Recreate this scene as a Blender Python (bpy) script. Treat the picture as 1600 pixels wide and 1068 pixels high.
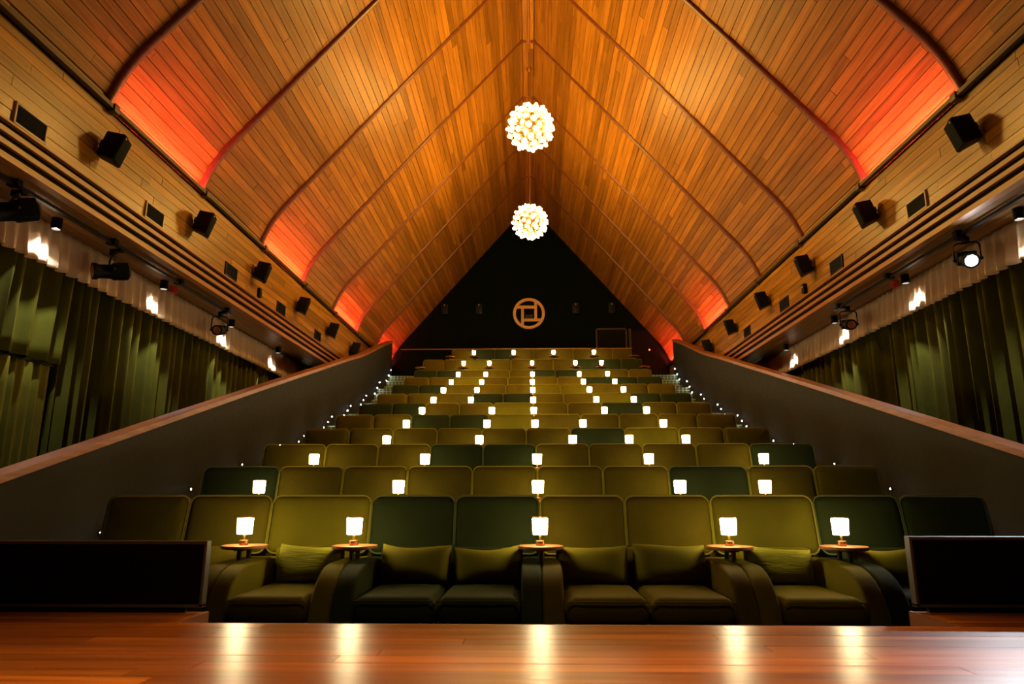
import bpy, bmesh, math, random
from mathutils import Vector, Matrix
random.seed(7)
S = bpy.context.scene
COL = S.collection
for o in list(bpy.data.objects):
    bpy.data.objects.remove(o)
R = math.radians

# ------------------------------------------------------------------ camera, world, exposure
cam_d = bpy.data.cameras.new('camera'); cam_d.sensor_width = 36; cam_d.lens = 24.0075
cam_d.clip_start = .05; cam_d.clip_end = 100
cam = bpy.data.objects.new('camera', cam_d); COL.objects.link(cam); S.camera = cam
YAW, PITCH = R(1.5198), R(12.5231)
fw = Vector((-math.sin(YAW)*math.cos(PITCH), math.cos(YAW)*math.cos(PITCH), math.sin(PITCH)))
rt = Vector((math.cos(YAW), math.sin(YAW), 0)); up = rt.cross(fw)
m = Matrix.Identity(4)
for i in range(3):
    m[i][0] = rt[i]; m[i][1] = up[i]; m[i][2] = -fw[i]; m[i][3] = (0, 0, .95)[i]
cam.matrix_world = m
cam_d.dof.use_dof = True; cam_d.dof.focus_distance = 6.0; cam_d.dof.aperture_fstop = 2.8

W = bpy.data.worlds.new('world'); S.world = W; W.use_nodes = True
W.node_tree.nodes['Background'].inputs[0].default_value = (.02, .018, .015, 1)
W.node_tree.nodes['Background'].inputs[1].default_value = .15
S.view_settings.view_transform = 'Standard'; S.view_settings.look = 'None'
S.view_settings.exposure = 0.0; S.view_settings.gamma = 1.0; S.view_settings.use_curve_mapping = False
S.cycles.use_denoising = True
S.cycles.max_bounces = 6; S.cycles.diffuse_bounces = 3; S.cycles.glossy_bounces = 3
S.cycles.sample_clamp_indirect = 4.0
S.cycles.caustics_reflective = False; S.cycles.caustics_refractive = False

CHAND_E, LAMP_E, LED_E, DOWN_W, STEP_E, SPOT_W = 475.0, 50.0, 380.0, 85.0, 650.0, 60.0

# unseen warm wash light added above the frame to brighten the stage
wd = bpy.data.lights.new('stage_wash', 'SPOT'); wd.energy = 1250; wd.color = (1., .72, .34); wd.spot_size = R(74); wd.spot_blend = 1.; wd.shadow_soft_size = .12
wo = bpy.data.objects.new('stage_wash', wd); COL.objects.link(wo); wo.location = (0, 1.2, 6.2); wo.rotation_euler = (R(-8), 0, 0)

# ------------------------------------------------------------------ materials
def mat(name):
    M = bpy.data.materials.new(name); M.use_nodes = True
    return M, M.node_tree.nodes, M.node_tree.links, M.node_tree.nodes['Principled BSDF']

def plain(name, c, rough=.5, metal=0., spec=.5):
    M, N, L, B = mat(name)
    B.inputs['Base Color'].default_value = (*c, 1); B.inputs['Roughness'].default_value = rough
    B.inputs['Metallic'].default_value = metal; B.inputs['Specular IOR Level'].default_value = spec
    tc = N.new('ShaderNodeNewGeometry'); nz = N.new('ShaderNodeTexNoise'); nz.inputs['Scale'].default_value = 14
    L.new(tc.outputs['Position'], nz.inputs['Vector'])
    mr = N.new('ShaderNodeMapRange'); mr.inputs['To Min'].default_value = rough*.85; mr.inputs['To Max'].default_value = min(1, rough*1.15)
    L.new(nz.outputs['Fac'], mr.inputs['Value']); L.new(mr.outputs['Result'], B.inputs['Roughness'])
    return M

def wood(name, dark, light, rough, axis, spec=.5, var=(.62, 1.18), coat=0.):
    """stretched-noise grain along a world axis, with a tone of its own for each plank"""
    M, N, L, B = mat(name)
    g = N.new('ShaderNodeNewGeometry'); oi = N.new('ShaderNodeObjectInfo')
    sh = N.new('ShaderNodeVectorMath'); sh.operation = 'MULTIPLY_ADD'
    cb = N.new('ShaderNodeCombineXYZ')
    for i in range(3): L.new(oi.outputs['Random'], cb.inputs[i])
    L.new(cb.outputs[0], sh.inputs[0]); sh.inputs[1].default_value = (37, 53, 71); L.new(g.outputs['Position'], sh.inputs[2])
    mp = N.new('ShaderNodeMapping'); s = [26., 26., 26.]; s[axis] = 1.1
    mp.inputs['Scale'].default_value = s; L.new(sh.outputs[0], mp.inputs['Vector'])
    nz = N.new('ShaderNodeTexNoise'); nz.inputs['Scale'].default_value = 1.; nz.inputs['Detail'].default_value = 5
    nz.inputs['Distortion'].default_value = .6; L.new(mp.outputs[0], nz.inputs['Vector'])
    rp = N.new('ShaderNodeValToRGB'); rp.color_ramp.elements[0].position = .33; rp.color_ramp.elements[1].position = .68
    rp.color_ramp.elements[0].color = (*dark, 1); rp.color_ramp.elements[1].color = (*light, 1)
    L.new(nz.outputs['Fac'], rp.inputs[0])
    mr = N.new('ShaderNodeMapRange'); mr.inputs['To Min'].default_value = var[0]; mr.inputs['To Max'].default_value = var[1]
    L.new(oi.outputs['Random'], mr.inputs['Value'])
    vm = N.new('ShaderNodeVectorMath'); vm.operation = 'SCALE'
    L.new(rp.outputs[0], vm.inputs[0]); L.new(mr.outputs[0], vm.inputs['Scale'])
    L.new(vm.outputs[0], B.inputs['Base Color'])
    B.inputs['Roughness'].default_value = rough; B.inputs['Specular IOR Level'].default_value = spec
    B.inputs['Coat Weight'].default_value = coat; B.inputs['Coat Roughness'].default_value = .12
    r2 = N.new('ShaderNodeMapRange'); r2.inputs['To Min'].default_value = rough*.85; r2.inputs['To Max'].default_value = rough*1.2
    L.new(nz.outputs['Fac'], r2.inputs['Value']); L.new(r2.outputs[0], B.inputs['Roughness'])
    bp = N.new('ShaderNodeBump'); bp.inputs['Strength'].default_value = .08; bp.inputs['Distance'].default_value = .01
    L.new(nz.outputs['Fac'], bp.inputs['Height']); L.new(bp.outputs[0], B.inputs['Normal'])
    return M

def velvet(name, c, sheen=.22, rib=0.):
    M, N, L, B = mat(name)
    g = N.new('ShaderNodeNewGeometry')
    nz = N.new('ShaderNodeTexNoise'); nz.inputs['Scale'].default_value = 6; nz.inputs['Detail'].default_value = 4
    L.new(g.outputs['Position'], nz.inputs['Vector'])
    mx = N.new('ShaderNodeMix'); mx.data_type = 'RGBA'
    mx.inputs['A'].default_value = (*[v*.72 for v in c], 1); mx.inputs['B'].default_value = (*[v*1.2 for v in c], 1)
    L.new(nz.outputs['Fac'], mx.inputs['Factor'])
    oi = N.new('ShaderNodeObjectInfo'); mr = N.new('ShaderNodeMapRange')
    mr.inputs['To Min'].default_value = .82; mr.inputs['To Max'].default_value = 1.15
    L.new(oi.outputs['Random'], mr.inputs['Value'])
    vm = N.new('ShaderNodeVectorMath'); vm.operation = 'SCALE'
    L.new(mx.outputs['Result'], vm.inputs[0]); L.new(mr.outputs[0], vm.inputs['Scale'])
    L.new(vm.outputs[0], B.inputs['Base Color'])
    B.inputs['Roughness'].default_value = .9; B.inputs['Specular IOR Level'].default_value = .15
    B.inputs['Sheen Weight'].default_value = sheen; B.inputs['Sheen Roughness'].default_value = .45
    B.inputs['Sheen Tint'].default_value = (*[min(1, v*5) for v in c], 1)
    fine = N.new('ShaderNodeTexNoise'); fine.inputs['Scale'].default_value = 260
    L.new(g.outputs['Position'], fine.inputs['Vector'])
    bp = N.new('ShaderNodeBump'); bp.inputs['Strength'].default_value = .12; bp.inputs['Distance'].default_value = .004
    if rib:
        mp = N.new('ShaderNodeMapping'); mp.inputs['Scale'].default_value = (14, 14, 110)
        L.new(g.outputs['Position'], mp.inputs['Vector']); L.new(mp.outputs[0], fine.inputs['Vector'])
        fine.inputs['Scale'].default_value = 1.; bp.inputs['Strength'].default_value = rib; bp.inputs['Distance'].default_value = .01
    L.new(fine.outputs['Fac'], bp.inputs['Height']); L.new(bp.outputs[0], B.inputs['Normal'])
    return M

def emit(name, c, strength):
    M, N, L, B = mat(name)
    B.inputs['Base Color'].default_value = (.8, .8, .8, 1)
    B.inputs['Emission Color'].default_value = (*c, 1); B.inputs['Emission Strength'].default_value = strength
    return M

M_ROOF = wood('roof_plank_wood', (.27, .106, .010), (.50, .215, .025), .40, 1, spec=.2, var=(.58, 1.12))
M_FRIEZE = wood('frieze_plank_wood', (.26, .105, .007), (.48, .215, .022), .34, 1, spec=.5)
M_SOFFIT = wood('soffit_wood', (.20, .085, .018), (.36, .17, .045), .38, 1)
M_BEAM = wood('beam_wood', (.13, .034, .006), (.21, .060, .010), .4, 1, var=(.9, 1.1))
M_TRIM = wood('cornice_wood', (.26, .09, .02), (.42, .16, .04), .4, 1, var=(.9, 1.1))
M_EAVE = wood('eave_rail_wood', (.045, .022, .008), (.085, .04, .014), .5, 1, var=(.95, 1.05))
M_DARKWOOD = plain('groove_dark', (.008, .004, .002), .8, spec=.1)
M_STAGE = wood('stage_wood', (.32, .062, .004), (.62, .165, .014), .31, 0, spec=.45, var=(.5, 1.2))
M_STAGE_EDGE = wood('stage_edge_wood', (.26, .08, .015), (.36, .12, .025), .5, 1, var=(.9, 1.1))
M_RAIL = wood('handrail_wood', (.26, .08, .02), (.42, .15, .045), .35, 1, var=(.95, 1.05))
M_TABLE = wood('table_wood', (.28, .10, .03), (.45, .19, .06), .3, 0, var=(.9, 1.1))
M_OLIVE = velvet('olive_velvet', (.088, .064, .0015))
M_MOSS = velvet('moss_velvet', (.112, .092, .002))
M_GREEN = velvet('green_velvet', (.019, .026, .005))
M_PIPE_O = velvet('olive_piping_lit', (.24, .20, .012)); M_PIPE_G = velvet('green_piping_lit', (.085, .10, .03))  # same fabric, colour raised to paint in the highlight along the seams
M_PILLOW = velvet('pillow_ribbed_cloth', (.19, .175, .010), rib=.6)
M_PILLOW2 = velvet('pillow_smooth_cloth', (.15, .125, .006))
M_CURTAIN = velvet('curtain_velvet', (.084, .078, .005), sheen=.12)
M_PAINT = plain('balustrade_paint', (.030, .029, .021), .7, spec=.15)
M_BACK = plain('back_wall_paint', (.0022, .0045, .0022), .8, spec=.06)
M_BLACK = plain('black_plastic', (.0025, .003, .003), .5, spec=.18)
M_GRILLE = plain('speaker_cloth', (.003, .0055, .004), .8, spec=.1)
M_PANEL = plain('black_panel_cloth', (.006, .004, .004), .8, spec=.1)
M_PANELRIM = plain('panel_edge_lit', (.10, .085, .06), .45)  # paler colour paints the lit rim onto the partition edges
M_STEEL = plain('dark_steel', (.02, .02, .02), .35, metal=.6)
M_BRASS = plain('brass', (.75, .42, .10), .3, metal=1.)
M_COPPER = plain('copper', (.50, .20, .08), .35, metal=1.)
M_VENTFRAME = plain('vent_frame_metal', (.55, .42, .27), .4)
M_RED = plain('red_plastic', (.45, .02, .02), .4)
M_CARPETFLOOR = plain('floor_carpet', (.014, .014, .011), .95, spec=.1)
M_OUTER = plain('outer_wall_paint', (.03, .03, .02), .8)
M_FRAME = wood('door_frame_wood', (.020, .013, .004), (.034, .022, .008), .5, 2, var=(.95, 1.05))
M_DOOR = plain('door_paint', (.003, .004, .0025), .7, spec=.1)
M_PANELDOOR = plain('panel_door_paint', (.008, .006, .002), .7, spec=.1)
M_LOGO = wood('ring_wood', (.78, .40, .12), (.92, .52, .19), .5, 0, var=(.95, 1.05))
M_GLASS = plain('black_glass', (.002, .003, .003), .08, spec=.12)
M_SHADE = emit('lamp_shade_glow', (1., .80, .42), LAMP_E)
M_BULB = emit('chandelier_bulb_glow', (1., .58, .12), CHAND_E)
def petal_mat():
    M, N, L, B = mat('chandelier_glass')
    B.inputs['Base Color'].default_value = (.80, .82, .92, 1); B.inputs['Roughness'].default_value = .25
    tl = N.new('ShaderNodeBsdfTranslucent'); tl.inputs[0].default_value = (.80, .82, .95, 1)
    tr = N.new('ShaderNodeBsdfTransparent')
    m1 = N.new('ShaderNodeMixShader'); m1.inputs[0].default_value = .6; L.new(B.outputs[0], m1.inputs[1]); L.new(tl.outputs[0], m1.inputs[2])
    m2 = N.new('ShaderNodeMixShader'); m2.inputs[0].default_value = .25; L.new(m1.outputs[0], m2.inputs[1]); L.new(tr.outputs[0], m2.inputs[2])
    L.new(m2.outputs[0], N['Material Output'].inputs['Surface'])
    return M
M_PETAL = petal_mat()
M_LED = emit('red_led_glow', (1., .10, .17), LED_E)
M_STEP = emit('step_light_glow', (.75, .9, 1.), STEP_E)
M_DOWN = emit('downlight_glow', (1., .82, .62), 90)
M_SPOTLENS = emit('spot_lens_glow', (.85, .95, 1.), 350)
M_REDLED = emit('tiny_red_glow', (1., .12, .04), 6)

def carpet():
    M, N, L, B = mat('plaid_carpet')
    g = N.new('ShaderNodeNewGeometry')
    sp = N.new('ShaderNodeSeparateXYZ'); L.new(g.outputs['Position'], sp.inputs[0])
    outs = []
    for ax, sc in ((0, 11.), (1, 11.), (2, 17.)):
        mu = N.new('ShaderNodeMath'); mu.operation = 'MULTIPLY'; mu.inputs[1].default_value = sc
        L.new(sp.outputs[ax], mu.inputs[0])
        fr = N.new('ShaderNodeMath'); fr.operation = 'FRACT'; L.new(mu.outputs[0], fr.inputs[0])
        lt = N.new('ShaderNodeMath'); lt.operation = 'LESS_THAN'; lt.inputs[1].default_value = .16
        L.new(fr.outputs[0], lt.inputs[0]); outs.append(lt)
    a = N.new('ShaderNodeMath'); a.operation = 'MAXIMUM'; L.new(outs[0].outputs[0], a.inputs[0]); L.new(outs[2].outputs[0], a.inputs[1])
    b = N.new('ShaderNodeMath'); b.operation = 'MAXIMUM'; L.new(a.outputs[0], b.inputs[0]); b.inputs[1].default_value = 0
    mx = N.new('ShaderNodeMix'); mx.data_type = 'RGBA'
    mx.inputs['A'].default_value = (.075, .10, .055, 1); mx.inputs['B'].default_value = (.42, .48, .30, 1)
    L.new(b.outputs[0], mx.inputs['Factor']); L.new(mx.outputs['Result'], B.inputs['Base Color'])
    B.inputs['Roughness'].default_value = .95; B.inputs['Specular IOR Level'].default_value = .1
    return M
M_CARPET = carpet()

def valance_mat():
    M, N, L, B = mat('valance_cloth')
    B.inputs['Base Color'].default_value = (.80, .58, .37, 1); B.inputs['Roughness'].default_value = .9
    B.inputs['Specular IOR Level'].default_value = .1
    g = N.new('ShaderNodeNewGeometry'); nz = N.new('ShaderNodeTexNoise'); nz.inputs['Scale'].default_value = 180
    L.new(g.outputs['Position'], nz.inputs['Vector'])
    bp = N.new('ShaderNodeBump'); bp.inputs['Strength'].default_value = .1; L.new(nz.outputs['Fac'], bp.inputs['Height'])
    L.new(bp.outputs[0], B.inputs['Normal'])
    tr = N.new('ShaderNodeBsdfTranslucent'); tr.inputs[0].default_value = (.8, .58, .36, 1)
    mx = N.new('ShaderNodeMixShader'); mx.inputs[0].default_value = .25
    L.new(B.outputs[0], mx.inputs[1]); L.new(tr.outputs[0], mx.inputs[2])
    L.new(mx.outputs[0], N['Material Output'].inputs['Surface'])
    return M
M_VALANCE = valance_mat()

# ------------------------------------------------------------------ mesh helpers
class MB:
    def __init__(s): s.v = []; s.f = []
    def add(s, vs, fs):
        k = len(s.v); s.v += [tuple(v) for v in vs]; s.f += [tuple(i+k for i in f) for f in fs]; return s
    def box(s, x0, x1, y0, y1, z0, z1, M=None):
        vs = [Vector((x, y, z)) for z in (z0, z1) for y in (y0, y1) for x in (x0, x1)]
        if M is not None: vs = [M @ v for v in vs]
        return s.add(vs, [(0,2,3,1),(4,5,7,6),(0,1,5,4),(2,6,7,3),(0,4,6,2),(1,3,7,5)])
    def lathe(s, prof, n=20, M=None, cap=True):
        vs = []; fs = []
        for r, z in prof:
            for i in range(n):
                a = 2*math.pi*i/n; vs.append(Vector((r*math.cos(a), r*math.sin(a), z)))
        for k in range(len(prof)-1):
            for i in range(n):
                j = (i+1) % n; fs.append((k*n+i, k*n+j, (k+1)*n+j, (k+1)*n+i))
        if cap:
            fs.append(tuple(range(n))[::-1]); fs.append(tuple((len(prof)-1)*n+i for i in range(n)))
        if M is not None: vs = [M @ v for v in vs]
        return s.add(vs, fs)
    def tube(s, pts, r, n=6, closed=False):
        pts = [Vector(p) for p in pts]; m = len(pts); vs = []; fs = []
        for i, p in enumerate(pts):
            if closed: d = pts[(i+1) % m]-pts[i-1]
            else: d = pts[min(i+1, m-1)]-pts[max(i-1, 0)]
            d.normalize()
            a = d.cross(Vector((0, 0, 1)))
            if a.length < .05: a = d.cross(Vector((0, 1, 0)))
            a.normalize(); b = d.cross(a)
            for k in range(n):
                t = 2*math.pi*k/n; vs.append(p+a*r*math.cos(t)+b*r*math.sin(t))
        for i in range(m if closed else m-1):
            j = (i+1) % m
            for k in range(n):
                l = (k+1) % n; fs.append((i*n+k, i*n+l, j*n+l, j*n+k))
        if not closed: fs += [tuple(range(n))[::-1], tuple((m-1)*n+k for k in range(n))]
        return s.add(vs, fs)
    def prism(s, poly, x0, x1):
        """polygon in (y, z) extruded along x"""
        n = len(poly); vs = [(x0, y, z) for y, z in poly]+[(x1, y, z) for y, z in poly]
        fs = [tuple(range(n))[::-1], tuple(range(n, 2*n))]
        for i in range(n):
            j = (i+1) % n; fs.append((i, j, n+j, n+i))
        return s.add(vs, fs)
    def mesh(s, name, M=None, smooth=False, bevel=0., angle=40):
        me = bpy.data.meshes.new(name); me.from_pydata(s.v, [], s.f)
        bm = bmesh.new(); bm.from_mesh(me)
        bmesh.ops.recalc_face_normals(bm, faces=bm.faces)
        if bevel:
            es = [e for e in bm.edges if len(e.link_faces) == 2 and e.calc_face_angle(0) > .6]
            bmesh.ops.bevel(bm, geom=es, offset=bevel, segments=3, profile=.5, affect='EDGES')
        bm.to_mesh(me); bm.free()
        if smooth or bevel:
            me.polygons.foreach_set('use_smooth', [True]*len(me.polygons))
            me.set_sharp_from_angle(angle=R(angle))
        if M is not None: me.materials.append(M)
        return me

def rrect(w, h, r, n=5):
    out = []
    for cx, cy, a0 in ((w/2-r, h/2-r, 0), (-w/2+r, h/2-r, 90), (-w/2+r, -h/2+r, 180), (w/2-r, -h/2+r, 270)):
        for i in range(n+1):
            a = R(a0+90*i/n); out.append((cx+r*math.cos(a), cy+r*math.sin(a)))
    return out

def cushion(w, h, t, r, bulge, soft=.3):
    """soft rounded slab lying in the x-z plane, thickness along y (front at -t/2), slightly domed"""
    b = MB(); rings = []
    prof = [(0., 0.), (.10, .45), (.35, .80), (.9, 1.0)]
    e = min(t*soft, r*.95)
    lev = [(-p[1], p[0]) for p in prof[::-1]]+[(p[1], p[0]) for p in prof[1:]]
    vs = []; fs = []; n = None
    def put(ins, y):
        pts = rrect(w-2*ins, h-2*ins, max(r-ins, .006))
        vs.extend((x, y, z) for x, z in pts); return len(pts)
    seq = []; half = min(w, h)/2-e-.002; ts = (.12, .28, .46, .66, .86)
    dome = lambda t: bulge*(1-(1-t)**2)
    for t_ in ts[::-1]: seq.append((e+half*t_, -t/2-dome(t_)))
    for s_, ins in lev: seq.append((ins*e, s_*t/2))
    for t_ in ts: seq.append((e+half*t_, t/2+dome(t_)*.6))
    for ins, y in seq: n = put(ins, y)
    for k in range(len(seq)-1):
        for i in range(n):
            j = (i+1) % n; fs.append((k*n+i, k*n+j, (k+1)*n+j, (k+1)*n+i))
    fs.append(tuple(range(n))); fs.append(tuple((len(seq)-1)*n+i for i in range(n))[::-1])
    return b.add(vs, fs)

def obj(name, me, parent=None, loc=(0, 0, 0), rot=(0, 0, 0), scale=None):
    o = bpy.data.objects.new(name, me); COL.objects.link(o)
    o.location = loc; o.rotation_euler = rot
    if scale is not None: o.scale = scale
    if parent is not None: o.parent = parent
    return o
def tag(o, label, cat, group=None):
    o['label'] = label; o['category'] = cat
    if group: o['group'] = group
    return o
def thing(name, label, cat, loc=(0, 0, 0), rz=0, group=None):
    return tag(obj(name, None, None, loc, (0, 0, rz)), label, cat, group)
def struct(o, label=None):
    o['kind'] = 'structure'
    if label: o['label'] = label
    return o
def dup(root, loc=None, label=None):
    """a copy of a thing with copies of its parts and sub-parts"""
    r = root.copy(); COL.objects.link(r)
    if loc is not None: r.location = loc
    if label: r['label'] = label
    for ch in root.children:
        c = ch.copy(); COL.objects.link(c); c.parent = r
        for g in ch.children:
            d = g.copy(); COL.objects.link(d); d.parent = c
    return r
def smat(o, M):
    o.material_slots[0].link = 'OBJECT'; o.material_slots[0].material = M
SIDES = ((-1, 'left'), (1, 'right'))
ORD = ['front', 'second', 'third', 'fourth', 'fifth', 'sixth', 'seventh', 'eighth', 'ninth', 'tenth', 'eleventh', 'last']
NTH = ['first', 'second', 'third', 'fourth', 'fifth', 'sixth', 'seventh', 'eighth', 'ninth', 'tenth']

# ------------------------------------------------------------------ dimensions (metres; camera above the stage, room axis = +Y)
XE, EAVE, WALL_Y, Y0 = 4.2, 4.76, 20.4, 2.8
PITCH_ROW, LAMP_Y = 1.31, 4.22
FLOOR = [0, .242, .523, .812, 1.133, 1.471, 1.816, 2.19, 2.562, 2.959, 3.479, 4.027]
SOFFIT, CURT_X, VAL_X = 3.575, 4.97, 4.77
XC = .05
BAL = {-1: 3.78, 1: 3.9}

# ------------------------------------------------------------------ roof
inner = [(0., 9.95), (3.76, 5.55), (3.86, 5.432), (3.95, 5.315), (4.04, 5.18), (4.115, 5.035), (4.17, 4.90), (4.20, 4.81), (4.205, 4.74)]
def offset(poly, d):
    out = []
    for i, p in enumerate(poly):
        a = Vector(poly[max(i-1, 0)]); b = Vector(poly[min(i+1, len(poly)-1)])
        t = (b-a).normalized(); n = Vector((-t.y, t.x))
        if n.x < 0: n = -n
        out.append(Vector(p)+n*d)
    out[0].x = 0; 
    return out
surf = offset(inner, .052)
seg = [(surf[i+1]-surf[i]).length for i in range(len(surf)-1)]
TOT = sum(seg)
def along(s):
    for i, l in enumerate(seg):
        if s <= l or i == len(seg)-1:
            t = (surf[i+1]-surf[i]).normalized(); return surf[i]+t*s, t
        s -= l
unit = MB().box(-.5, .5, -.5, .5, -.5, .5)
ME_ROOF = unit.mesh('roof_plank', M_ROOF); ME_FRIEZE = unit.mesh('frieze_plank', M_FRIEZE)
ME_SOFFIT = unit.mesh('soffit_plank', M_SOFFIT); ME_STAGE = unit.mesh('stage_plank', M_STAGE)

def runs(a, b, lo, hi):
    y = a-random.uniform(0, lo); out = []
    while y < b:
        e = y+random.uniform(lo, hi)
        if b-e < .4*lo: e = b
        p, q = max(y, a), min(e, b)
        if q-p > .05: out.append((p, q))
        y = e
    return out

for sg, side in SIDES:
    back = MB()
    bk = offset(inner, .084)
    vs = [(sg*p.x, y, p.y) for y in (Y0-.3, WALL_Y+.05) for p in bk]; n = len(bk)
    bk2 = offset(inner, .14)
    vs += [(sg*p.x, y, p.y) for y in (Y0-.3, WALL_Y+.05) for p in bk2]
    fs = [(i, i+1, n+i+1, n+i) for i in range(n-1)]+[(2*n+i, 2*n+i+1, 3*n+i+1, 3*n+i) for i in range(n-1)]
    back.add(vs, fs)
    ce = struct(obj('ceiling_'+side, back.mesh('ceiling', M_DARKWOOD)), 'steep %s roof slope lined with narrow orange-brown boards' % side)
    wid = .1165; s = .13
    while s+wid*.6 < TOT:
        w = min(wid, TOT-s)
        p, t = along(s+w/2)
        ang = math.atan2(t.y, t.x)
        for a, b in runs(Y0, WALL_Y, 3.6, 7.6):
            q = p+Vector((-t.y, t.x))*(.011+random.uniform(-.003, .003))*(1 if -t.y > 0 else -1)
            o = obj('plank', ME_ROOF, ce, (sg*q.x, (a+b)/2, q.y), (0, -ang if sg > 0 else math.pi+ang, 0), (w-.0075, b-a-.003, .022))
        s += w
# ridge boards
rg = struct(obj('trim_1', MB().box(-.12, .12, Y0, WALL_Y, 9.845, 9.90).mesh('ridge_backing', M_DARKWOOD)), 'flat board along the ridge of the roof')
for sx in (-1, 1):
    for a, b in runs(Y0, WALL_Y, 4, 6):
        obj('board', ME_ROOF, rg, (sx*.056, (a+b)/2, 9.835), (0, 0, 0), (.105, b-a-.004, .02))

# curved ribs
ribs_y = [4.1+2*k for k in range(8)]
prof = [(-.050, .055), (-.047, .026), (-.036, .010), (-.016, .001), (.016, .001), (.036, .010), (.047, .026), (.050, .055)]
half = [(.16, 9.77), (.10, 9.82)]
path_r = [Vector((0, 9.83)), Vector((.10, 9.80)), Vector((.19, 9.737))]+[Vector(p) for p in inner[1:]]
full = [Vector((-p.x, p.y)) for p in path_r[::-1]]+path_r[1:]
vs = []
for i, p in enumerate(full):
    t = (full[min(i+1, len(full)-1)]-full[max(i-1, 0)]).normalized(); nn = Vector((-t.y, t.x))
    if nn.y < 0 and abs(p.x) < 4.15: nn = -nn
    if nn.dot(Vector((p.x, .8))) < 0: nn = -nn
    for yy, d in prof:
        q = p+nn*d; vs.append((q.x, yy, q.y))
k = len(prof); fs = []
for i in range(len(full)-1):
    for j in range(k-1): fs.append((i*k+j, i*k+j+1, (i+1)*k+j+1, (i+1)*k+j))
    fs.append((i*k+k-1, i*k, (i+1)*k, (i+1)*k+k-1))
fs += [tuple(range(k)), tuple((len(full)-1)*k+j for j in range(k))]
ME_RIB = MB().add(vs, fs).mesh('rib', M_BEAM, smooth=True, angle=50)
ME_RIBFOOT = MB().box(-.065, .05, -.045, .045, -.035, .05).mesh('rib_foot', M_EAVE, bevel=.008)
for i, y in enumerate(ribs_y):
    rb = struct(obj('roof_beam', ME_RIB, None, (0, y, 0)), 'slim curved wooden roof rib, %s one counted from the stage' % NTH[i])
    for sg, side in SIDES:
        obj('foot', ME_RIBFOOT, rb, (sg*4.2, 0, 4.72), (0, 0, 0 if sg > 0 else math.pi))

# ------------------------------------------------------------------ side walls: frieze, cornice, soffit, eave rail
LEDBAYS = {-1: ((6.1, 8.1), (10.1, 12.1), (14.1, 16.1), (18.1, 20.35)), 1: ((6.1, 8.1), (14.1, 16.1), (18.1, 20.35))}
for sg, side in SIDES:
    b = MB()
    X = lambda a, c: (min(sg*a, sg*c), max(sg*a, sg*c))
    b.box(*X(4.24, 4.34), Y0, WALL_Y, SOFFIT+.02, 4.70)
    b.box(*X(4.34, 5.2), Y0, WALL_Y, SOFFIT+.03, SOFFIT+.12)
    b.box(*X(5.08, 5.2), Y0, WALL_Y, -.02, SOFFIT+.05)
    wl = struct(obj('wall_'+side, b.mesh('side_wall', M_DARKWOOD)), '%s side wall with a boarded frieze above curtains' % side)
    z = 3.90
    h = (4.715-3.90)/8
    for r in range(8):
        for a, c in runs(Y0, WALL_Y, 1.1, 2.9):
            obj('plank', ME_FRIEZE, wl, (sg*(4.228+random.uniform(-.0025, .0025)), (a+c)/2, z+h/2), (0, 0, 0), (.02, c-a-.005, h-.0055))
        z += h
    # stepped cornice: three slim boards standing proud of dark recesses, each a little further out
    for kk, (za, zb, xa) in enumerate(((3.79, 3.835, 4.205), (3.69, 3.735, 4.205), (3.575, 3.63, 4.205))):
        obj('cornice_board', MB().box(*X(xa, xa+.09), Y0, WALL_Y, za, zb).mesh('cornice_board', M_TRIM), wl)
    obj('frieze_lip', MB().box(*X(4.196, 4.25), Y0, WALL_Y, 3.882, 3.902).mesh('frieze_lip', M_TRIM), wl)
    # soffit boards
    xs = 4.30
    while xs < 5.05:
        for a, c in runs(Y0, WALL_Y, 3.0, 5.5):
            obj('soffit_board', ME_SOFFIT, wl, (sg*(xs+.055), (a+c)/2, SOFFIT+.012), (0, 0, 0), (.105, c-a-.004, .02))
        xs += .11
    obj('eave_rail', MB().box(*X(4.150, 4.205), Y0, WALL_Y, 4.714, 4.726).box(*X(4.150, 4.159), Y0, WALL_Y, 4.726, 4.757).mesh('eave_rail', M_EAVE), wl)
    obj('eave_ledge', MB().box(*X(4.205, 4.34), Y0, WALL_Y, 4.698, 4.712).mesh('eave_ledge', M_DARKWOOD), wl)
    for j, (a, c) in enumerate(LEDBAYS[sg]):
        t = tag(obj('led_strip', MB().box(*X(4.164, 4.186), a+.10, c-.10, 4.726, 4.736).mesh('led_strip', M_LED)),
                'red glowing strip light on the %s eave ledge, %s lit bay from the stage' % (side, NTH[j]), 'strip light', 'red strip lights on the eaves')

# back wall with the projection opening
bw = MB()
pts = [(-4.34, 3.4)]+[(-p.x, p.y) for p in bk2[::-1]]+[(p.x, p.y) for p in bk2[1:]]+[(4.34, 3.4)]
n = len(pts)
bw.add([(x, WALL_Y, z) for x, z in pts]+[(x, WALL_Y+.15, z) for x, z in pts], [tuple(range(n)), tuple(range(n, 2*n))]+[(i, (i+1) % n, n+(i+1) % n, n+i) for i in range(n)])
struct(obj('wall_back', bw.mesh('back_wall', M_BACK)), 'dark green-black gable wall at the back of the hall')
struct(obj('wall_back_low', MB().box(-3.75, 2.95, 19.36, 19.46, 4.0, 5.03).mesh('low_back_wall', M_BACK)), 'low dark wall behind the last row of seats')
struct(obj('trim_2', MB().box(-3.75, 2.95, 19.33, 19.49, 5.03, 5.055).mesh('low_wall_cap', M_RAIL)), 'thin wooden cap along the low wall behind the last row')
# front part of the shell behind the camera is left open above the stage

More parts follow.
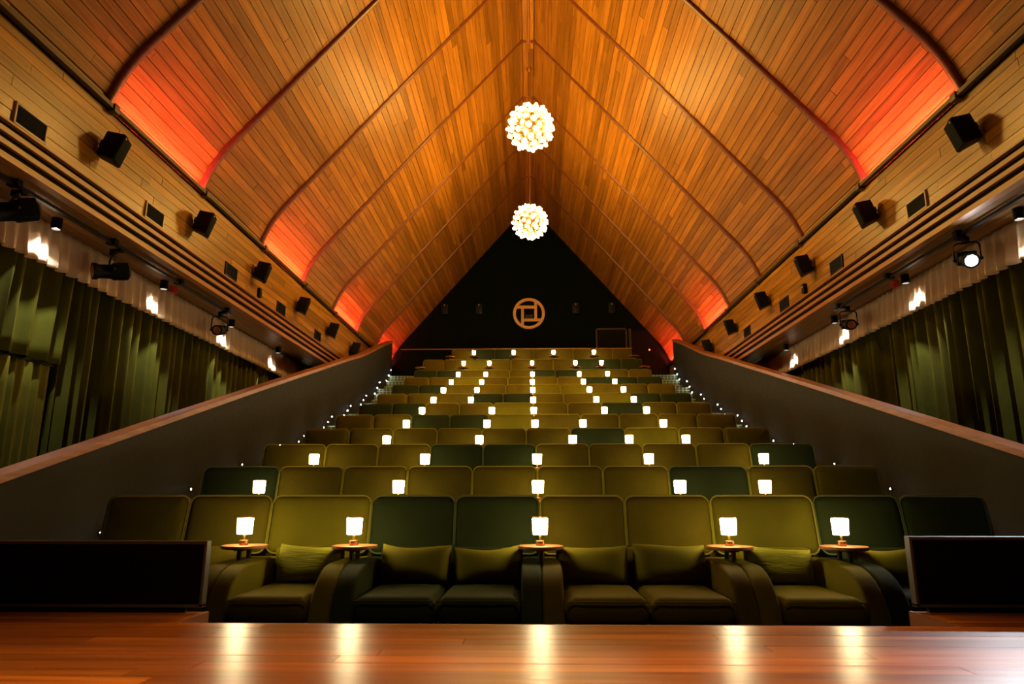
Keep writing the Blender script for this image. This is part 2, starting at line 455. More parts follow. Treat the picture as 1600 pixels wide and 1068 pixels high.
# ------------------------------------------------------------------ floors: seating tiers and aisle steps
fl = struct(obj('floor', MB().box(-5.2, 5.2, 2.6, 20.5, -.1, 0).mesh('floor', M_CARPETFLOOR)), 'dark floor of the raked auditorium')
FRONT = [2.62]+[3.54+PITCH_ROW*i for i in range(1, 12)]
for i in range(1, 12):
    yb = FRONT[i+1] if i < 11 else WALL_Y
    obj('platform', MB().box(-2.95+XC, 2.95+XC, FRONT[i], yb, 0.0, FLOOR[i]).mesh('platform', M_CARPETFLOOR), fl)
    for sg, side in SIDES:
        a = sg*2.95+XC; c = sg*BAL[sg] if i < 11 else sg*4.2
        x0, x1 = min(a, c), max(a, c)
        rise = (FLOOR[i]-FLOOR[i-1])/3
        b = MB()
        b.box(x0, x1, FRONT[i], yb-(.52 if i < 11 else 0), 0, FLOOR[i])
        obj('step', b.mesh('step', M_CARPET), fl)
        for q in (1, 2):
            obj('step', MB().box(x0, x1, FRONT[i]-.26*q-(0.0), FRONT[i]-.26*(q-1), 0, FLOOR[i]-rise*q).mesh('step', M_CARPET), fl)

# balustrades
RAILP = [(3.62, .70), (4.86, 1.07), (6.35, 1.51), (7.5, 1.85), (9.24, 2.36), (11.13, 2.905), (12.0, 3.155), (13.85, 3.69), (14.7, 3.92), (15.4, 4.13), (16.3, 4.43), (17.2, 4.73), (18.3, 5.06)]
for sg, side in SIDES:
    x0, x1 = sorted((sg*BAL[sg], sg*(BAL[sg]+.12)))
    poly = [(y, z-.045) for y, z in RAILP]+[(18.3, 0), (3.62, 0)]
    bl = struct(obj('balustrade', MB().prism(poly, x0, x1).mesh('balustrade_wall', M_PAINT)), 'grey sloping side wall with wooden handrail, on the %s of the seats' % side)
    cap = [(y, z-.045) for y, z in RAILP]+[(y, z+.01) for y, z in RAILP[::-1]]
    x0, x1 = sorted((sg*(BAL[sg]-.025), sg*(BAL[sg]+.145)))
    obj('handrail', MB().prism(cap, x0, x1).mesh('handrail', M_RAIL), bl)

# stage floor and its wings
st = struct(obj('stage_floor', MB().box(-5.2, 5.2, -1.2, 3.005, .2, .398).box(-5.2, -1.5, 3.005, 3.305, .0, .398).box(1.76, 5.2, 3.005, 3.40, 0, .398).mesh('stage_floor', M_DARKWOOD)), 'glossy red-brown plank stage floor in front of the seats')
y = 3.018
while y > -1.1:
    for a, c in runs(-5.2, 5.2, 1.4, 3.2):
        obj('plank', ME_STAGE, st, ((a+c)/2, y-.0475, .409+random.uniform(-.0006, .0006)), (0, 0, 0), (c-a-.003, .0932, .022))
    y -= .095
for xa, xb, nc in ((-5.2, -1.5, 3), (1.76, 5.2, 4)):
    y = 3.018
    for r in range(nc):
        for a, c in runs(xa, xb, 1.4, 2.6):
            obj('plank', ME_STAGE, st, ((a+c)/2, y+.0475, .409+random.uniform(-.0006, .0006)), (0, 0, 0), (c-a-.003, .0932, .022))
        y += .095
obj('edge_strip', MB().box(-1.5, -1.485, 3.02, 3.305, .30, .421).mesh('wing_edge', M_STAGE_EDGE), st)
obj('edge_strip', MB().box(1.745, 1.76, 3.02, 3.40, .30, .421).mesh('wing_edge', M_STAGE_EDGE), st)
obj('edge_strip', MB().box(-1.5, 1.76, 3.018, 3.032, .30, .419).mesh('stage_edge', M_STAGE_EDGE), st)

# low black panel walls on the wings
for sg, side, xa, xb, y, top in ((-1, 'left', -5.0, -1.503, 3.266, .735), (1, 'right', 1.763, 5.0, 3.36, .755)):
    lp = thing('low_partition', 'long low black panel wall standing on the %s stage wing' % side, 'partition', ((xa+xb)/2, y, .42))
    w = xb-xa; h = top-.42; D = .035
    obj('panel', MB().box(-w/2+.012, w/2-.012, 0, D, .035, h-.014).mesh('partition_panel', M_PANEL), lp)
    obj('plinth', MB().box(-w/2+.06, w/2-.08, .008, D-.006, 0, .035).mesh('partition_plinth', M_BLACK), lp)
    obj('top_edge', MB().box(-w/2, w/2, -.004, D+.004, h-.014, h).mesh('partition_top', M_PANELRIM), lp)
    obj('end_edge', MB().box((w/2-.012) if sg < 0 else -w/2, (w/2) if sg < 0 else -w/2+.012, -.004, D+.004, .028, h-.014).mesh('partition_end', M_PANELRIM), lp)
    obj('bottom_edge', MB().box(-w/2, w/2, -.004, D+.004, .024, .036).mesh('partition_bottom', M_PANELRIM), lp)

# ------------------------------------------------------------------ curtains and valances
def drape(name, M, sg, xc, y0, y1, ztop, zbot, wl, amp0, amp1, rows, seed, flare=0., step=None, jag=0.):
    rnd = random.Random(seed); ph = 0; y = y0; ys = []; step = step or wl/9
    cur = wl*rnd.uniform(.75, 1.3); a = rnd.uniform(.7, 1.15); c = 0
    vals = []
    while y <= y1:
        vals.append((y, ph, a)); y += step; c += step; ph += 2*math.pi*step/cur
        if c >= cur: c = 0; cur = wl*rnd.uniform(.7, 1.35); a = rnd.uniform(.6, 1.25)
    vs = []; fs = []; n = len(vals)
    for r in range(rows+1):
        t = r/rows; z = ztop+(zbot-ztop)*t; am = amp0+(amp1-amp0)*t
        for (yy, p, aa) in vals:
            s_ = math.sin(p); sh = math.copysign(abs(s_)**.8, s_)
            dz = jag*(.5+.5*math.cos(p))*t
            vs.append((sg*(xc+am*aa*sh-flare*t), yy+.25*am*math.sin(2*p+.6)*t, z+dz))
    for r in range(rows):
        for i in range(n-1):
            fs.append((r*n+i, r*n+i+1, (r+1)*n+i+1, (r+1)*n+i))
    me = MB().add(vs, fs).mesh(name, M, smooth=True, angle=80)
    o = obj(name, me)
    md = o.modifiers.new('thickness', 'SOLIDIFY'); md.thickness = .004; md.offset = 0
    return o
for sg, side in SIDES:
    tag(drape('valance', M_VALANCE, sg, VAL_X, Y0, 17.2, SOFFIT-.01, 3.145, .15, .010, .040, 5, 11+sg, flare=.015, step=.012, jag=.012),
        'cream pleated valance along the top of the %s curtains' % side, 'valance')
tag(drape('curtain', M_CURTAIN, -1, CURT_X, 6.95, 18.0, 3.5, .02, .165, .085, .10, 8, 3, step=.016), 'long dark olive velvet curtain along the left side wall', 'curtain')
tag(drape('curtain', M_CURTAIN, -1, CURT_X-.03, Y0, 6.9, 3.5, 2.262, .22, .085, .05, 8, 5), 'short olive velvet curtain hanging above the gathered one at far left', 'curtain')
tag(drape('curtain', M_CURTAIN, -1, CURT_X+.02, Y0, 6.86, 2.236, .02, .12, .022, .035, 8, 6, step=.014), 'gathered lower olive curtain with ruffled heading, under the short one', 'curtain')
tag(drape('curtain', M_CURTAIN, 1, CURT_X, Y0, 18.0, 3.5, .02, .18, .085, .10, 8, 9, step=.016), 'long dark olive velvet curtain along the right side wall', 'curtain')
cr = tag(obj('curtain_rod', MB().tube([(-CURT_X-.02, Y0, 2.249), (-CURT_X-.02, 6.9, 2.249)], .009, 8).mesh('curtain_rod', M_STEEL, smooth=True)), 'thin rod carrying the gathered lower curtain at far left', 'curtain rod')

# ------------------------------------------------------------------ seats
ARM = .115
def arm_mesh():
    prof = [(.40, .03), (.40, .555)]
    prof += [(.10, .566), (-.16, .562)]
    for i in range(1, 9):
        a = R(90*i/8); prof.append((-.16-.335*math.sin(a), .242+.32*math.cos(a)))
    prof += [(-.497, .03)]
    return MB().prism(prof, -ARM/2+.002, ARM/2-.002).mesh('sofa_arm', M_OLIVE, bevel=.016, angle=50)
ME_ARM = arm_mesh()
_cache = {}
def sofa_meshes(w):
    if w in _cache: return _cache[w]
    ns = 2 if w > .9 else 1
    bw_ = w/ns; sw = (w-2*ARM)/ns
    d = dict(ns=ns, bw=bw_, sw=sw)
    d['back'] = cushion(bw_-.006, .375, .13, .055, .012).mesh('backrest', M_OLIVE, smooth=True, angle=70)
    d['pipe'] = MB().tube([(x, -.048, z) for x, z in rrect(bw_-.010, .371, .055)], .0052, 5, closed=True).mesh('backrest_piping', M_PIPE_O, smooth=True)
    d['seat'] = cushion(sw-.006, .80, .15, .05, .006).mesh('seat_cushion', M_OLIVE, smooth=True, angle=70)
    d['spipe'] = MB().tube([(-sw/2+.012, -.501, .408), (-sw/4, -.507, .411), (sw/4, -.507, .411), (sw/2-.012, -.501, .408)], .0045, 5).mesh('seat_piping', M_PIPE_O, smooth=True)
    d['base'] = MB().box(-w/2+.03, w/2-.03, -.40, .42, 0, .275).mesh('sofa_base', M_BLACK)
    d['rear'] = MB().box(-w/2+ARM, w/2-ARM, .20, .44, .28, .62).box(-w/2+.01, w/2-.01, .40, .50, .0, .66).mesh('back_panel', M_OLIVE, bevel=.015)
    _cache[w] = d; return d
protos = {}
def sofa(w, M, MP):
    """double or single cinema sofa; origin on its floor, facing the stage (-y), y = 0 at the lamp tables"""
    d = sofa_meshes(w)
    r = thing('cinema_sofa' if d['ns'] == 2 else 'cinema_armchair', '', 'sofa' if d['ns'] == 2 else 'armchair', group='seats in the raked rows')
    objs = []
    def add(o, m): objs.append((o, m)); return o
    add(obj('base', d['base'], r), M_BLACK)
    add(obj('back_panel', d['rear'], r), M)
    for sx in (-1, 1): add(obj('arm', ME_ARM, r, (sx*(w/2-ARM/2), 0, 0)), M)
    for k in range(d['ns']):
        sc = add(obj('seat_cushion', d['seat'], r, ((k-(d['ns']-1)/2)*d['sw'], -.10, .35), (R(90), 0, 0)), M)
        p = add(obj('piping', d['spipe'], sc), MP); p.rotation_euler = (R(-90), 0, 0); p.location = (0, 0, 0)
        p.matrix_parent_inverse = Matrix.Identity(4)
        p.location = Vector((0, -.35, -.10)); 
        b = add(obj('backrest', d['back'], r, ((k-(d['ns']-1)/2)*d['bw'], .415, .747), (R(-13), 0, 0)), M)
        add(obj('piping', d['pipe'], b), MP)
    for o, m_ in objs: smat(o, m_)
    return r
# each row from the left: (wide or single, colour)
ROWS = ['Do Sm Dg Do Sm Dg', 'Sg Do Do Do Sg Do', 'So Do Dg Do Do Sg', 'Do Do Do Sg Sm Do', 'Do Dg Sm So Do Do', 'Dg Do Sm Do Sg Do',
        'Do So Dg Do Sm Dg', 'Dg So Do Dm So Do', 'Do Sm Do Do Sg Dg', 'Dg So Do Dg So Do', 'Do Sm Do Do Sg Dg', 'So Dg Do Do Do']
WD, WS = 1.11, .665
COLN = {'o': 'olive', 'm': 'bright olive', 'g': 'dark green'}
MATS = {'o': (M_OLIVE, M_PIPE_O), 'm': (M_MOSS, M_PIPE_O), 'g': (M_GREEN, M_PIPE_G)}
def posname(i, n):
    if i == 0: return 'leftmost'
    if i == n-1: return 'rightmost'
    if n % 2 and i == n//2: return 'middle'
    return '%s from the left' % NTH[i] if i < n/2 else '%s from the right' % NTH[n-1-i]

# round side table with two posts, and the lamp
def make_table():
    t = thing('side_table', '', 'table', group='small round tables between the seats')
    obj('tabletop', MB().lathe([(.128, .630), (.135, .635), (.135, .647), (.132, .650)], 28).mesh('tabletop', M_TABLE, smooth=True), t)
    for sy in (-.07, .07):
        obj('post', MB().lathe([(.015, .570), (.015, .622)], 10).mesh('table_post', M_STEEL, smooth=True), t, (0, sy, 0))
    obj('bracket', MB().box(-.03, .03, -.09, .10, .622, .630).mesh('table_bracket', M_STEEL), t)
    return t
def make_lamp():
    t = thing('table_lamp', '', 'lamp', group='small glowing lamps on the tables')
    obj('foot', MB().lathe([(.024, 0), (.026, .003), (.026, .026), (.024, .029)], 18).mesh('lamp_foot', M_COPPER, smooth=True), t)
    obj('stem', MB().lathe([(.0045, .029), (.007, .045), (.0055, .075), (.0055, .09)], 10).mesh('lamp_stem', M_BRASS, smooth=True), t)
    obj('shade', MB().lathe([(.040, .064), (.043, .066), (.0475, .155), (.045, .157)], 20).mesh('lamp_shade', M_SHADE, smooth=True), t)
    obj('top_rim', MB().lathe([(.046, .161), (.0475, .161), (.0475, .1655), (.046, .1655)], 20).mesh('lamp_rim', M_BRASS, smooth=True), t)
    return t
tab0 = lamp0 = None
def place_table(x, i, pos):
    global tab0
    lab = 'small round wooden table on two posts, %s in the %s row' % (pos, ORD[i])
    if tab0 is None:
        tab0 = make_table(); tab0.location = (x, LAMP_Y+PITCH_ROW*i, FLOOR[i]); tab0['label'] = lab; return
    dup(tab0, (x, LAMP_Y+PITCH_ROW*i, FLOOR[i]), lab)
def place_lamp(x, i, pos):
    global lamp0
    lab = 'glowing lamp with brass stem, %s on tables of the %s row' % (pos, ORD[i])
    loc = (x+random.uniform(-.008, .008), LAMP_Y+PITCH_ROW*i+random.uniform(-.01, .01), FLOOR[i]+.650)
    if lamp0 is None:
        lamp0 = make_lamp(); o = lamp0; o.location = loc; o['label'] = lab
    else: o = dup(lamp0, loc, lab)
    o.rotation_euler = (0, 0, random.uniform(0, 6))
for i, row in enumerate(ROWS):
    us = row.split(); x = (-2.875 if i < 11 else -2.27)+XC
    bounds = [x]; 
    for j, u in enumerate(us):
        w = WD if u[0] == 'D' else WS
        key = u
        kind = 'two-seat velvet cinema sofa' if u[0] == 'D' else 'single velvet cinema armchair'
        lab = '%s %s, %s in the %s row' % (COLN[u[1]], kind, posname(j, len(us)), ORD[i])
        loc = (x+w/2, LAMP_Y+PITCH_ROW*i, FLOOR[i])
        if key not in protos:
            protos[key] = sofa(w, *MATS[u[1]]); o = protos[key]; o.location = loc; o['label'] = lab
        else: o = dup(protos[key], loc, lab)
        x += w; bounds.append(x)
    tb = bounds[1:-1] if i < 10 else bounds
    for j, bx in enumerate(tb):
        place_table(bx, i, posname(j, len(tb)))
    lb = bounds[1:-1]
    for j, bx in enumerate(lb): place_lamp(bx, i, posname(j, len(lb)))

# lumbar pillows lying in the front row
def pillow(x, w, h, tilt, M, label, y=None, z=None, i=0):
    n_, rnd = 16, random.Random(int(x*1000)+7)
    a1, a2 = rnd.uniform(.5, 1.5), rnd.uniform(0, 6)
    me = MB(); vs = []; fs = []
    for sd in (-1, 1):
        for a in range(n_+1):
            for b in range(n_+1):
                u, v = 2*a/n_-1, 2*b/n_-1
                u = math.sin(u*math.pi/2); v = math.sin(v*math.pi/2)
                th = .068*(max(0, 1-u**4)*max(0, 1-v**4))**.55
                px = u*w/2*(1-.05*(1-abs(u))*v*v); pz = v*h/2*(1-.05*(1-v*v))
                pz += (-.016*(1-u*u)*max(0, v)**2)+.006*math.sin(px*12*a1+a2)*v
                vs.append((px, sd*th+.004*math.sin(16*px*a1+a2)*math.cos(18*pz)*(th/.068), pz))
    m_ = n_+1
    for sd in (0, 1):
        for a in range(n_):
            for b in range(n_):
                k = sd*m_*m_+a*m_+b; f = (k, k+m_, k+m_+1, k+1)
                fs.append(f if sd == 0 else f[::-1])
    me.add(vs, fs)
    o = obj('pillow', me.mesh('pillow', M, smooth=True, angle=130), None, (x, (y or LAMP_Y+.085), (z or .432+h/2)), (R(-14), R(tilt), 0))
    tag(o, label, 'pillow', 'lumbar pillows on the seats')
pillow(-1.335, .40, .215, 0, M_PILLOW, 'olive ribbed lumbar pillow in the front-row armchair left of centre')
pillow(-.695, .42, .215, 1, M_PILLOW2, 'olive lumbar pillow on the left seat of the dark green front sofa')
pillow(-.255, .42, .205, -3, M_PILLOW2, 'olive lumbar pillow on the right seat of the dark green front sofa')
pillow(.365, .43, .215, 1, M_PILLOW2, 'creased olive pillow on the left seat of the olive front sofa right of centre')
pillow(.83, .43, .225, 0, M_PILLOW2, 'creased olive pillow on the right seat of the olive front sofa right of centre')
pillow(1.475, .40, .205, 3, M_PILLOW, 'olive ribbed lumbar pillow in the front-row armchair right of centre')
pillow(2.13, .42, .205, 0, M_PILLOW2, 'dark lumbar pillow on the sofa beside the right low partition')
pillow(1.60, .40, .20, 0, M_PILLOW2, 'yellow-olive pillow peeking out on the seventh-row armchair right of centre', y=LAMP_Y+PITCH_ROW*6+.07, z=FLOOR[6]+.60, i=6)

# ------------------------------------------------------------------ chandeliers
def ico(r, sub=1):
    bm = bmesh.new(); bmesh.ops.create_icosphere(bm, subdivisions=sub, radius=r)
    b = MB(); bm.verts.ensure_lookup_table()
    b.add([v.co.copy() for v in bm.verts], [tuple(v.index for v in f.verts) for f in bm.faces]); bm.free(); return b
ME_BULB = MB().lathe([(.023*math.cos(R(a)), .023*math.sin(R(a))) for a in (2, 22, 45, 68, 88)], 10, cap=False).mesh('bulb', M_BULB, smooth=True)
ME_BACK = MB().lathe([(.006, -.05), (.010, -.03), (.0225, -.004), (.0225, 0)], 10).mesh('bulb_socket', M_BRASS, smooth=True)
ME_PETAL = MB().lathe([(.012, -.046), (.026, -.038), (.042, -.022), (.048, -.010)], 9, cap=False).mesh('bulb_cup', M_PETAL, smooth=True)
CH = [(0.03, 9.45, 6.39), (0.02, 13.0, 6.33)]
for i, (cx, cy, cz) in enumerate(CH):
    t = thing('chandelier', 'round chandelier of many glowing bulbs on brass rods, the %s' % ('nearer one' if i == 0 else 'farther one'), 'chandelier', (cx, cy, cz), group='round bulb chandeliers')
    obj('core', ico(.055, 2).mesh('chandelier_core', M_BRASS, smooth=True), t)
    obj('cable', MB().tube([(0, 0, .05), (0, 0, 9.83-cz)], .006, 6).mesh('chandelier_cable', M_BRASS, smooth=True), t)
    obj('canopy', MB().lathe([(.02, 9.74-cz), (.06, 9.79-cz), (.065, 9.83-cz)], 16).mesh('chandelier_canopy', M_BRASS, smooth=True), t)
    rods = MB(); N_ = 104
    for k in range(N_):
        zz = 1-2*(k+.5)/N_; a = math.pi*(3-math.sqrt(5))*k
        rr = math.sqrt(1-zz*zz); d = Vector((rr*math.cos(a), rr*math.sin(a), zz))
        L_ = (.355, .345, .30)[k % 3]
        rods.tube([d*.05, d*(L_-.04)], .0045, 5)
        q = d.to_track_quat('Z', 'Y').to_euler()
        bo = obj('bulb', ME_BULB, t, d*L_, q)
        obj('socket', ME_BACK, bo)
        c_ = obj('cup', ME_PETAL, bo)
    il = bpy.data.lights.new('inner_fill', 'POINT'); il.energy = .6; il.color = (.95, .92, 1.); il.shadow_soft_size = .03  # unseen fill light added to brighten the rods and cups from inside
    io = bpy.data.objects.new('inner_fill', il); COL.objects.link(io); io.parent = t; io.location = (0, 0, -.10)
    ro = obj('rods', rods.mesh('rods', M_BRASS), t); ro['kind'] = 'stuff'

# ------------------------------------------------------------------ wall speakers, vents, sensors on the friezes
def speaker_mesh():
    # local: +x is the front (into the room), y width, z height; a box that narrows to the back
    b = MB(); d, w0, w1, h0, h1 = .18, .14, .21, .25, .29
    vs = [(0, sy*w0/2, sz*h0/2) for sy, sz in ((-1, -1), (1, -1), (1, 1), (-1, 1))]+[(d, sy*w1/2, sz*h1/2) for sy, sz in ((-1, -1), (1, -1), (1, 1), (-1, 1))]
    return b.add(vs, [(0, 1, 2, 3), (4, 5, 6, 7), (0, 1, 5, 4), (1, 2, 6, 5), (2, 3, 7, 6), (3, 0, 4, 7)]).mesh('speaker_body', M_BLACK, bevel=.01)
ME_SPK = speaker_mesh()
ME_GRL = MB().box(0, .012, -.097, .097, -.137, .137).mesh('speaker_grille', M_GRILLE, bevel=.004)
ME_BDG = MB().box(0, .004, -.012, .012, -.006, .006).mesh('speaker_badge', M_VENTFRAME)
ME_BRK = MB().box(-.055, .03, -.02, .02, -.03, .03).box(-.062, -.05, -.04, .04, -.03, .03).mesh('speaker_bracket', M_STEEL)
SPK = {-1: [5.94, 7.85, 9.76, 11.67, 13.57, 15.42], 1: [5.84, 7.75, 9.67, 11.55, 13.5, 15.35]}
for sg, side in SIDES:
    for i, y in enumerate(SPK[sg]):
        t = thing('loudspeaker', 'black box loudspeaker tilted down on the %s frieze, %s from the stage' % (side, NTH[i]), 'speaker', (sg*4.165, y+.07, 4.29), 0, 'loudspeakers on the friezes')
        t.rotation_euler = (0, R(-17)*sg*-1*-1 if sg > 0 else R(17), R(16)*-sg)
        rz = 0 if sg < 0 else math.pi
        obj('body', ME_SPK, t, (0, 0, 0), (0, 0, rz))
        s_ = -sg
        obj('grille', ME_GRL, t, (s_*.175, 0, 0), (0, 0, rz))
        obj('bright_mark', ME_BDG, t, (s_*.187, -.07, .11), (0, 0, rz))
        obj('bracket', ME_BRK, t, (s_*.04, 0, 0), (0, R(17)*-sg*0, rz))
ME_VF = MB().box(-.012, .012, -.19, .19, .078, .098).box(-.012, .012, -.19, .19, -.098, -.078).box(-.012, .012, -.19, -.17, -.078, .078).box(-.012, .012, .17, .19, -.078, .078).mesh('vent_frame', M_VENTFRAME, bevel=.003)
ME_VFD = ME_VF.copy(); ME_VFD.materials[0] = M_STEEL
ME_VB = MB().box(-.004, .0, -.17, .17, -.078, .078).mesh('vent_backing', M_PANEL)
ME_VS = MB().box(-.008, .006, -.17, .17, -.002, .002).mesh('vent_slat', M_BLACK)
VENT = {-1: [5.13, 7.08, 9.09, 11.07, 13.1], 1: [5.1, 7.03, 9.02, 11.0, 12.97]}
for sg, side in SIDES:
    for i, y in enumerate(VENT[sg]):
        light = i < 2
        t = thing('air_vent', '%s air grille with slats set in the %s frieze, %s from the stage' % ('pale-framed' if light else 'dark', side, NTH[i]), 'vent', (sg*4.21, y, 4.005), 0, 'air grilles on the friezes')
        obj('frame', ME_VF if light else ME_VFD, t); obj('backing', ME_VB, t)
        for k in range(9): obj('slat', ME_VS, t, (0, 0, -.064+.016*k), (0, R(35)*-sg, 0))
    t = thing('motion_sensor', 'small black sensor with a pale lens on the %s frieze' % side, 'sensor', (sg*4.20, 10.1, 4.0))
    obj('body', MB().box(-.045, .03, -.045, .045, -.075, .075).mesh('sensor_body', M_BLACK, bevel=.015), t)
    obj('lens', ico(.018, 2).mesh('sensor_lens', M_VENTFRAME, smooth=True), t, (-sg*.045, -.015, .015))
    # fire sounder under the soffit
    t = thing('alarm_sounder', 'small red alarm sounder under the %s soffit' % side, 'alarm', (sg*4.62, 8.4, SOFFIT-.09))
    obj('base', MB().lathe([(.045, .06), (.05, .09)], 18).mesh('alarm_base', M_RED, smooth=True), t)
    obj('horn', MB().lathe([(.03, 0), (.043, .012), (.045, .06)], 18).mesh('alarm_horn', M_RED, smooth=True), t)

# ------------------------------------------------------------------ soffit lighting: downlights, tracks, theatre spots
ME_DL = MB().lathe([(.044, -.086), (.048, -.086), (.048, 0), (.04, 0)], 20).mesh('downlight_body', M_BLACK, smooth=True)
ME_DR = MB().lathe([(.048, -.110), (.048, -.084), (.038, -.084), (.038, -.110), (.048, -.110)], 20, cap=False).mesh('downlight_ring', M_BLACK, smooth=True)
ME_DE = MB().lathe([(.036, -.0885), (.036, -.0868)], 16).mesh('downlight_lens', M_DOWN)
for sg, side in SIDES:
    for i in range(7):
        y = 4.14+2*i
        t = thing('downlight', 'small black cylinder downlight under the %s soffit, %s from the stage' % (side, NTH[i]), 'downlight', (sg*4.61, y, SOFFIT), 0, 'downlights under the soffits')
        obj('housing', ME_DL, t); obj('ring', ME_DR, t); obj('lens', ME_DE, t)
        ld = bpy.data.lights.new('downlight_beam', 'SPOT'); ld.energy = DOWN_W; ld.color = (.92, .96, 1.); ld.spot_size = R(90); ld.spot_blend = .45; ld.shadow_soft_size = .03
        lo = bpy.data.objects.new('beam', ld); COL.objects.link(lo); lo.parent = t; lo.location = (0, 0, -.112); lo.rotation_euler = (0, R(8)*-sg, 0)
    tr = thing('light_track', 'black lighting track under the %s soffit' % side, 'track', (sg*4.40, 0, SOFFIT))
    obj('rail', MB().box(-.018, .018, Y0, 9.6, -.055, -.025).mesh('track_rail', M_STEEL), tr)
    for y in (3.9, 5.3, 6.7, 8.1, 9.45):
        obj('hanger', MB().box(-.05, .05, y-.03, y+.03, -.06, 0).mesh('track_hanger', M_BLACK), tr)

def spotlight(loc, aim, label, lit=False, big=1.):
    """theatre spotlight: body, lens ring, lens, tail, yoke, clamp"""
    t = thing('stage_spotlight', label, 'spotlight', loc, 0, 'theatre spotlights on the tracks')
    d = (Vector(aim)-Vector(loc)).normalized(); q = d.to_track_quat('Z', 'Y').to_matrix().to_4x4()
    s = big
    obj('body', MB().lathe([(.05*s, -.16*s), (.075*s, -.14*s), (.08*s, -.02*s), (.066*s, 0), (.066*s, .10*s), (.078*s, .12*s), (.078*s, .15*s)], 18, q).box(-.085*s, .085*s, -.06*s, .07*s, -.13*s, -.03*s, q).mesh('spotlight_body', M_BLACK, smooth=True), t)
    obj('lens', MB().lathe([(.062*s, .140*s), (.055*s, .150*s), (.02*s, .158*s)], 18, q).mesh('spotlight_lens', M_SPOTLENS if lit else M_COPPER, smooth=True), t)  # unlit lens coloured copper to paint in its orange reflection
    top = SOFFIT-.056-loc[2]
    w = .115*s
    side = d.cross(Vector((0, 0, 1))).normalized()
    pts = [side*w, side*w+Vector((0, 0, top*.62)), side*w*.75+Vector((0, 0, top*.74)), -side*w*.75+Vector((0, 0, top*.74)), -side*w+Vector((0, 0, top*.62)), -side*w]
    obj('yoke', MB().tube(pts, .010, 6).mesh('spotlight_yoke', M_BLACK, smooth=True), t)
    off = (4.40-abs(loc[0]))*(1 if loc[0] > 0 else -1)
    obj('clamp', MB().box(-.025, .025, -.03, .03, top*.72, top).box(min(0, off)-.02, max(0, off)+.02, -.03, .03, top-.03, top).mesh('spotlight_clamp', M_BLACK), t)
    for sx in (-1, 1):
        obj('knob', ico(.022*s, 1).mesh('yoke_knob', M_BLACK, smooth=True), t, side*w*sx)
    if lit:
        ld = bpy.data.lights.new('spot_beam', 'SPOT'); ld.energy = SPOT_W*10; ld.color = (.85, .93, 1.); ld.spot_size = R(50); ld.spot_blend = .6; ld.shadow_soft_size = .05
        lo = bpy.data.objects.new('beam', ld); COL.objects.link(lo); lo.parent = t; lo.location = d*(.17*s); lo.rotation_euler = (-d).to_track_quat('Z', 'Y').to_euler()
    return t
spotlight((-4.48, 6.86, 3.27), (-5.4, 6.0, 3.05), 'black theatre spotlight hanging sideways from the left track, between two downlights', big=1.15)
spotlight((-4.46, 5.40, 3.33), (-5.2, 4.5, 2.9), 'black theatre spotlight at the near end of the left track', big=1.25)
spotlight((-4.47, 9.45, 3.25), (-2.6, 1.0, 1.2), 'black theatre spotlight with painted orange lens reflection at the far end of the left track', big=.95)
spotlight((4.47, 9.40, 3.26), (2.6, 1.0, 1.2), 'black theatre spotlight with painted orange lens reflection at the far end of the right track', big=.95)
spotlight((4.47, 6.73, 3.28), (1.9, .6, .45), 'switched-on theatre spotlight glaring white on the right track', lit=True, big=1.)

# ------------------------------------------------------------------ step lights on the balustrades
ME_SLB = MB().lathe([(.021, 0), (.021, .012), (.018, .016)], 12).mesh('step_light_ring', M_STEEL, smooth=True)
ME_SLL = MB().lathe([(.0075, .012), (.007, .017), (.003, .019)], 8).mesh('step_light_lens', M_STEP, smooth=True)
for sg, side in SIDES:
    for i in range(1, 12):
        rise = (FLOOR[i]-FLOOR[i-1])/3
        for q, nm in enumerate(('upper', 'middle', 'lower')):
            y = FRONT[i]+.18-.24*q; z = FLOOR[i]-rise*q+.19
            t = thing('step_light', 'tiny white step light on the %s balustrade, %s of three at the %s row' % (side, nm, ORD[i]), 'step light', (sg*BAL[sg], y, z), 0, 'step lights along the balustrades')
            t.rotation_euler = (0, R(-90)*sg, 0)
            obj('ring', ME_SLB, t); obj('lens', ME_SLL, t)

# ------------------------------------------------------------------ back wall: ring sign, opening, doors, small fixtures
rs = thing('ring_sign', 'round pale wooden ring with four pinwheel bars on the dark back wall', 'sign', (-.018, WALL_Y-.03, 6.37))
def ring(r0, r1, d, n=48):
    b = MB(); vs = []; fs = []
    for i in range(n):
        a = 2*math.pi*i/n
        for r in (r0, r1):
            for y in (-d, d): vs.append((r*math.cos(a), y, r*math.sin(a)))
    for i in range(n):
        j = (i+1) % n; A = [4*i+k for k in range(4)]; B = [4*j+k for k in range(4)]
        fs += [(A[0], A[1], B[1], B[0]), (A[2], B[2], B[3], A[3]), (A[0], B[0], B[2], A[2]), (A[1], A[3], B[3], B[1])]
    return b.add(vs, fs)
obj('ring', ring(.405, .49, .03).mesh('sign_ring', M_LOGO, smooth=True, angle=40), rs)
for x0, x1, z0, z1 in ((-.40, .18, .16, .25), (.165, .25, -.17, .38), (-.165, .40, -.25, -.165), (-.24, -.155, -.39, .165)):
    obj('bar', MB().box(x0, x1, -.028, .026, z0, z1).mesh('sign_bar', M_LOGO, bevel=.004), rs)
w1 = struct(obj('window_1', MB().box(-.32, .34, WALL_Y-.012, WALL_Y-.004, 6.18, 6.56).mesh('projection_pane', M_GLASS)), 'dark projection window behind the wooden ring')
pj = thing('projector', 'dark projector lens seen through the ring on the back wall', 'projector', (-.02, WALL_Y-.014, 6.28))
obj('housing', MB().box(-.11, .11, -.004, .0, -.06, .06).mesh('projector_housing', M_STEEL), pj)
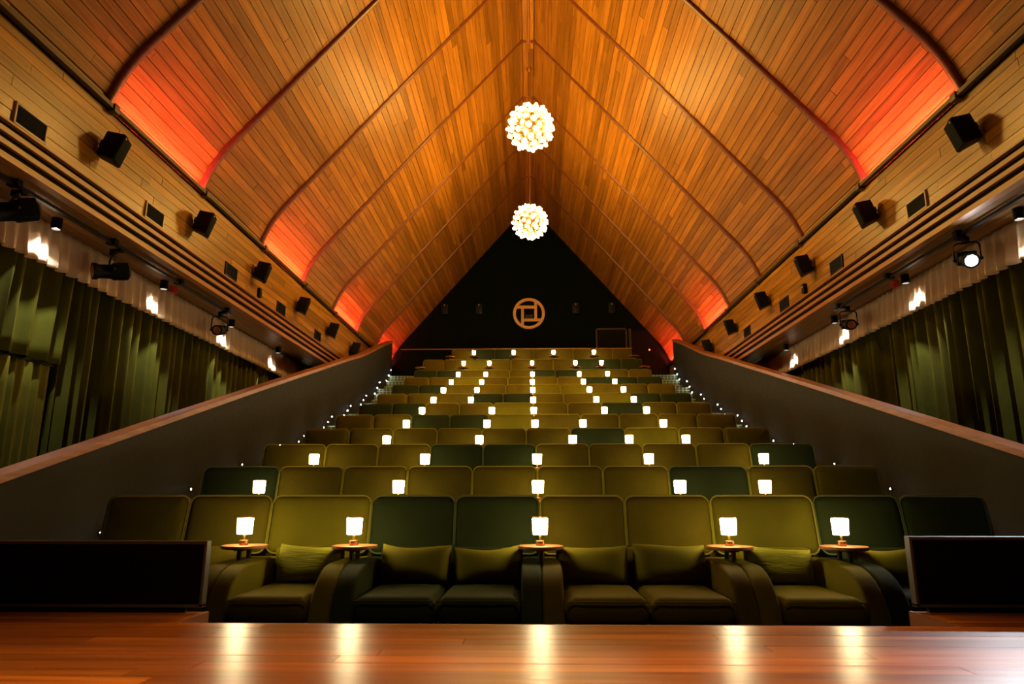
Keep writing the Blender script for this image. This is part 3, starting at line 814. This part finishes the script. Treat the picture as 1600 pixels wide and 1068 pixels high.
obj('lens', MB().lathe([(.055, 0), (.055, .02), (.045, .024), (.02, .012)], 20, Matrix.Rotation(R(90), 4, 'X')).mesh('projector_lens', M_STEEL, smooth=True), pj)
for i, x in enumerate((-2.62, -1.56, 1.42, 2.52)):
    t = thing('wall_speaker', 'small black speaker on the dark back wall, %s' % posname(i, 4), 'speaker', (x, WALL_Y-.09, 6.5), 0, 'small speakers on the back wall')
    obj('body', MB().box(-.11, .11, -.08, .09, -.17, .17).mesh('wall_speaker_body', M_BLACK, bevel=.01), t)
    obj('bright_mark', MB().box(-.012, .012, -.084, -.08, -.02, .02).mesh('wall_speaker_badge', M_VENTFRAME), t, (0, 0, .12))  # pale patch painted in as the highlight on the dark box
d1 = struct(obj('door_1', MB().box(2.06, 2.92, WALL_Y-.05, WALL_Y-.01, 4.03, 5.84).mesh('door_leaf', M_DOOR)), 'dark double-height door leaf in the back wall, right of the seats')
fr = MB().box(2.015, 2.06, WALL_Y-.07, WALL_Y, 4.03, 5.885).box(2.92, 2.965, WALL_Y-.07, WALL_Y, 4.03, 5.885).box(2.015, 2.965, WALL_Y-.07, WALL_Y, 5.84, 5.885)
obj('door_frame', fr.mesh('door_frame', M_FRAME), d1)
obj('handle', MB().tube([(2.84, WALL_Y-.08, 5.0), (2.84, WALL_Y-.08, 5.14)], .012, 8).mesh('door_handle', M_STEEL), d1)
d2 = struct(obj('door_2', MB().add([(3.10, WALL_Y-.04, 4.03), (4.16, WALL_Y-.04, 4.03), (4.16, WALL_Y-.04, 4.95), (3.58, WALL_Y-.04, 5.80), (3.10, WALL_Y-.04, 5.80),
    (3.10, WALL_Y, 4.03), (4.16, WALL_Y, 4.03), (4.16, WALL_Y, 4.95), (3.58, WALL_Y, 5.80), (3.10, WALL_Y, 5.80)], [(0,1,2,3,4),(5,6,7,8,9)]+[(i,(i+1)%5,5+(i+1)%5,5+i) for i in range(5)]).mesh('panel_door', M_PANELDOOR)), 'brown panel door with slanted corner under the roof, back right')
obj('door_frame', MB().box(3.02, 3.09, WALL_Y-.06, WALL_Y, 4.03, 5.86).mesh('door_frame', M_FRAME), d2)
sb = thing('signal_box', 'tiny box with a red light beside the back right door', 'signal', (3.62, WALL_Y-.06, 5.2))
obj('body', MB().box(-.02, .02, -.01, .02, -.05, .05).mesh('signal_body', M_BLACK, bevel=.004), sb)
obj('light', ico(.022, 2).mesh('signal_light', M_REDLED, smooth=True), sb, (0, -.015, 0))
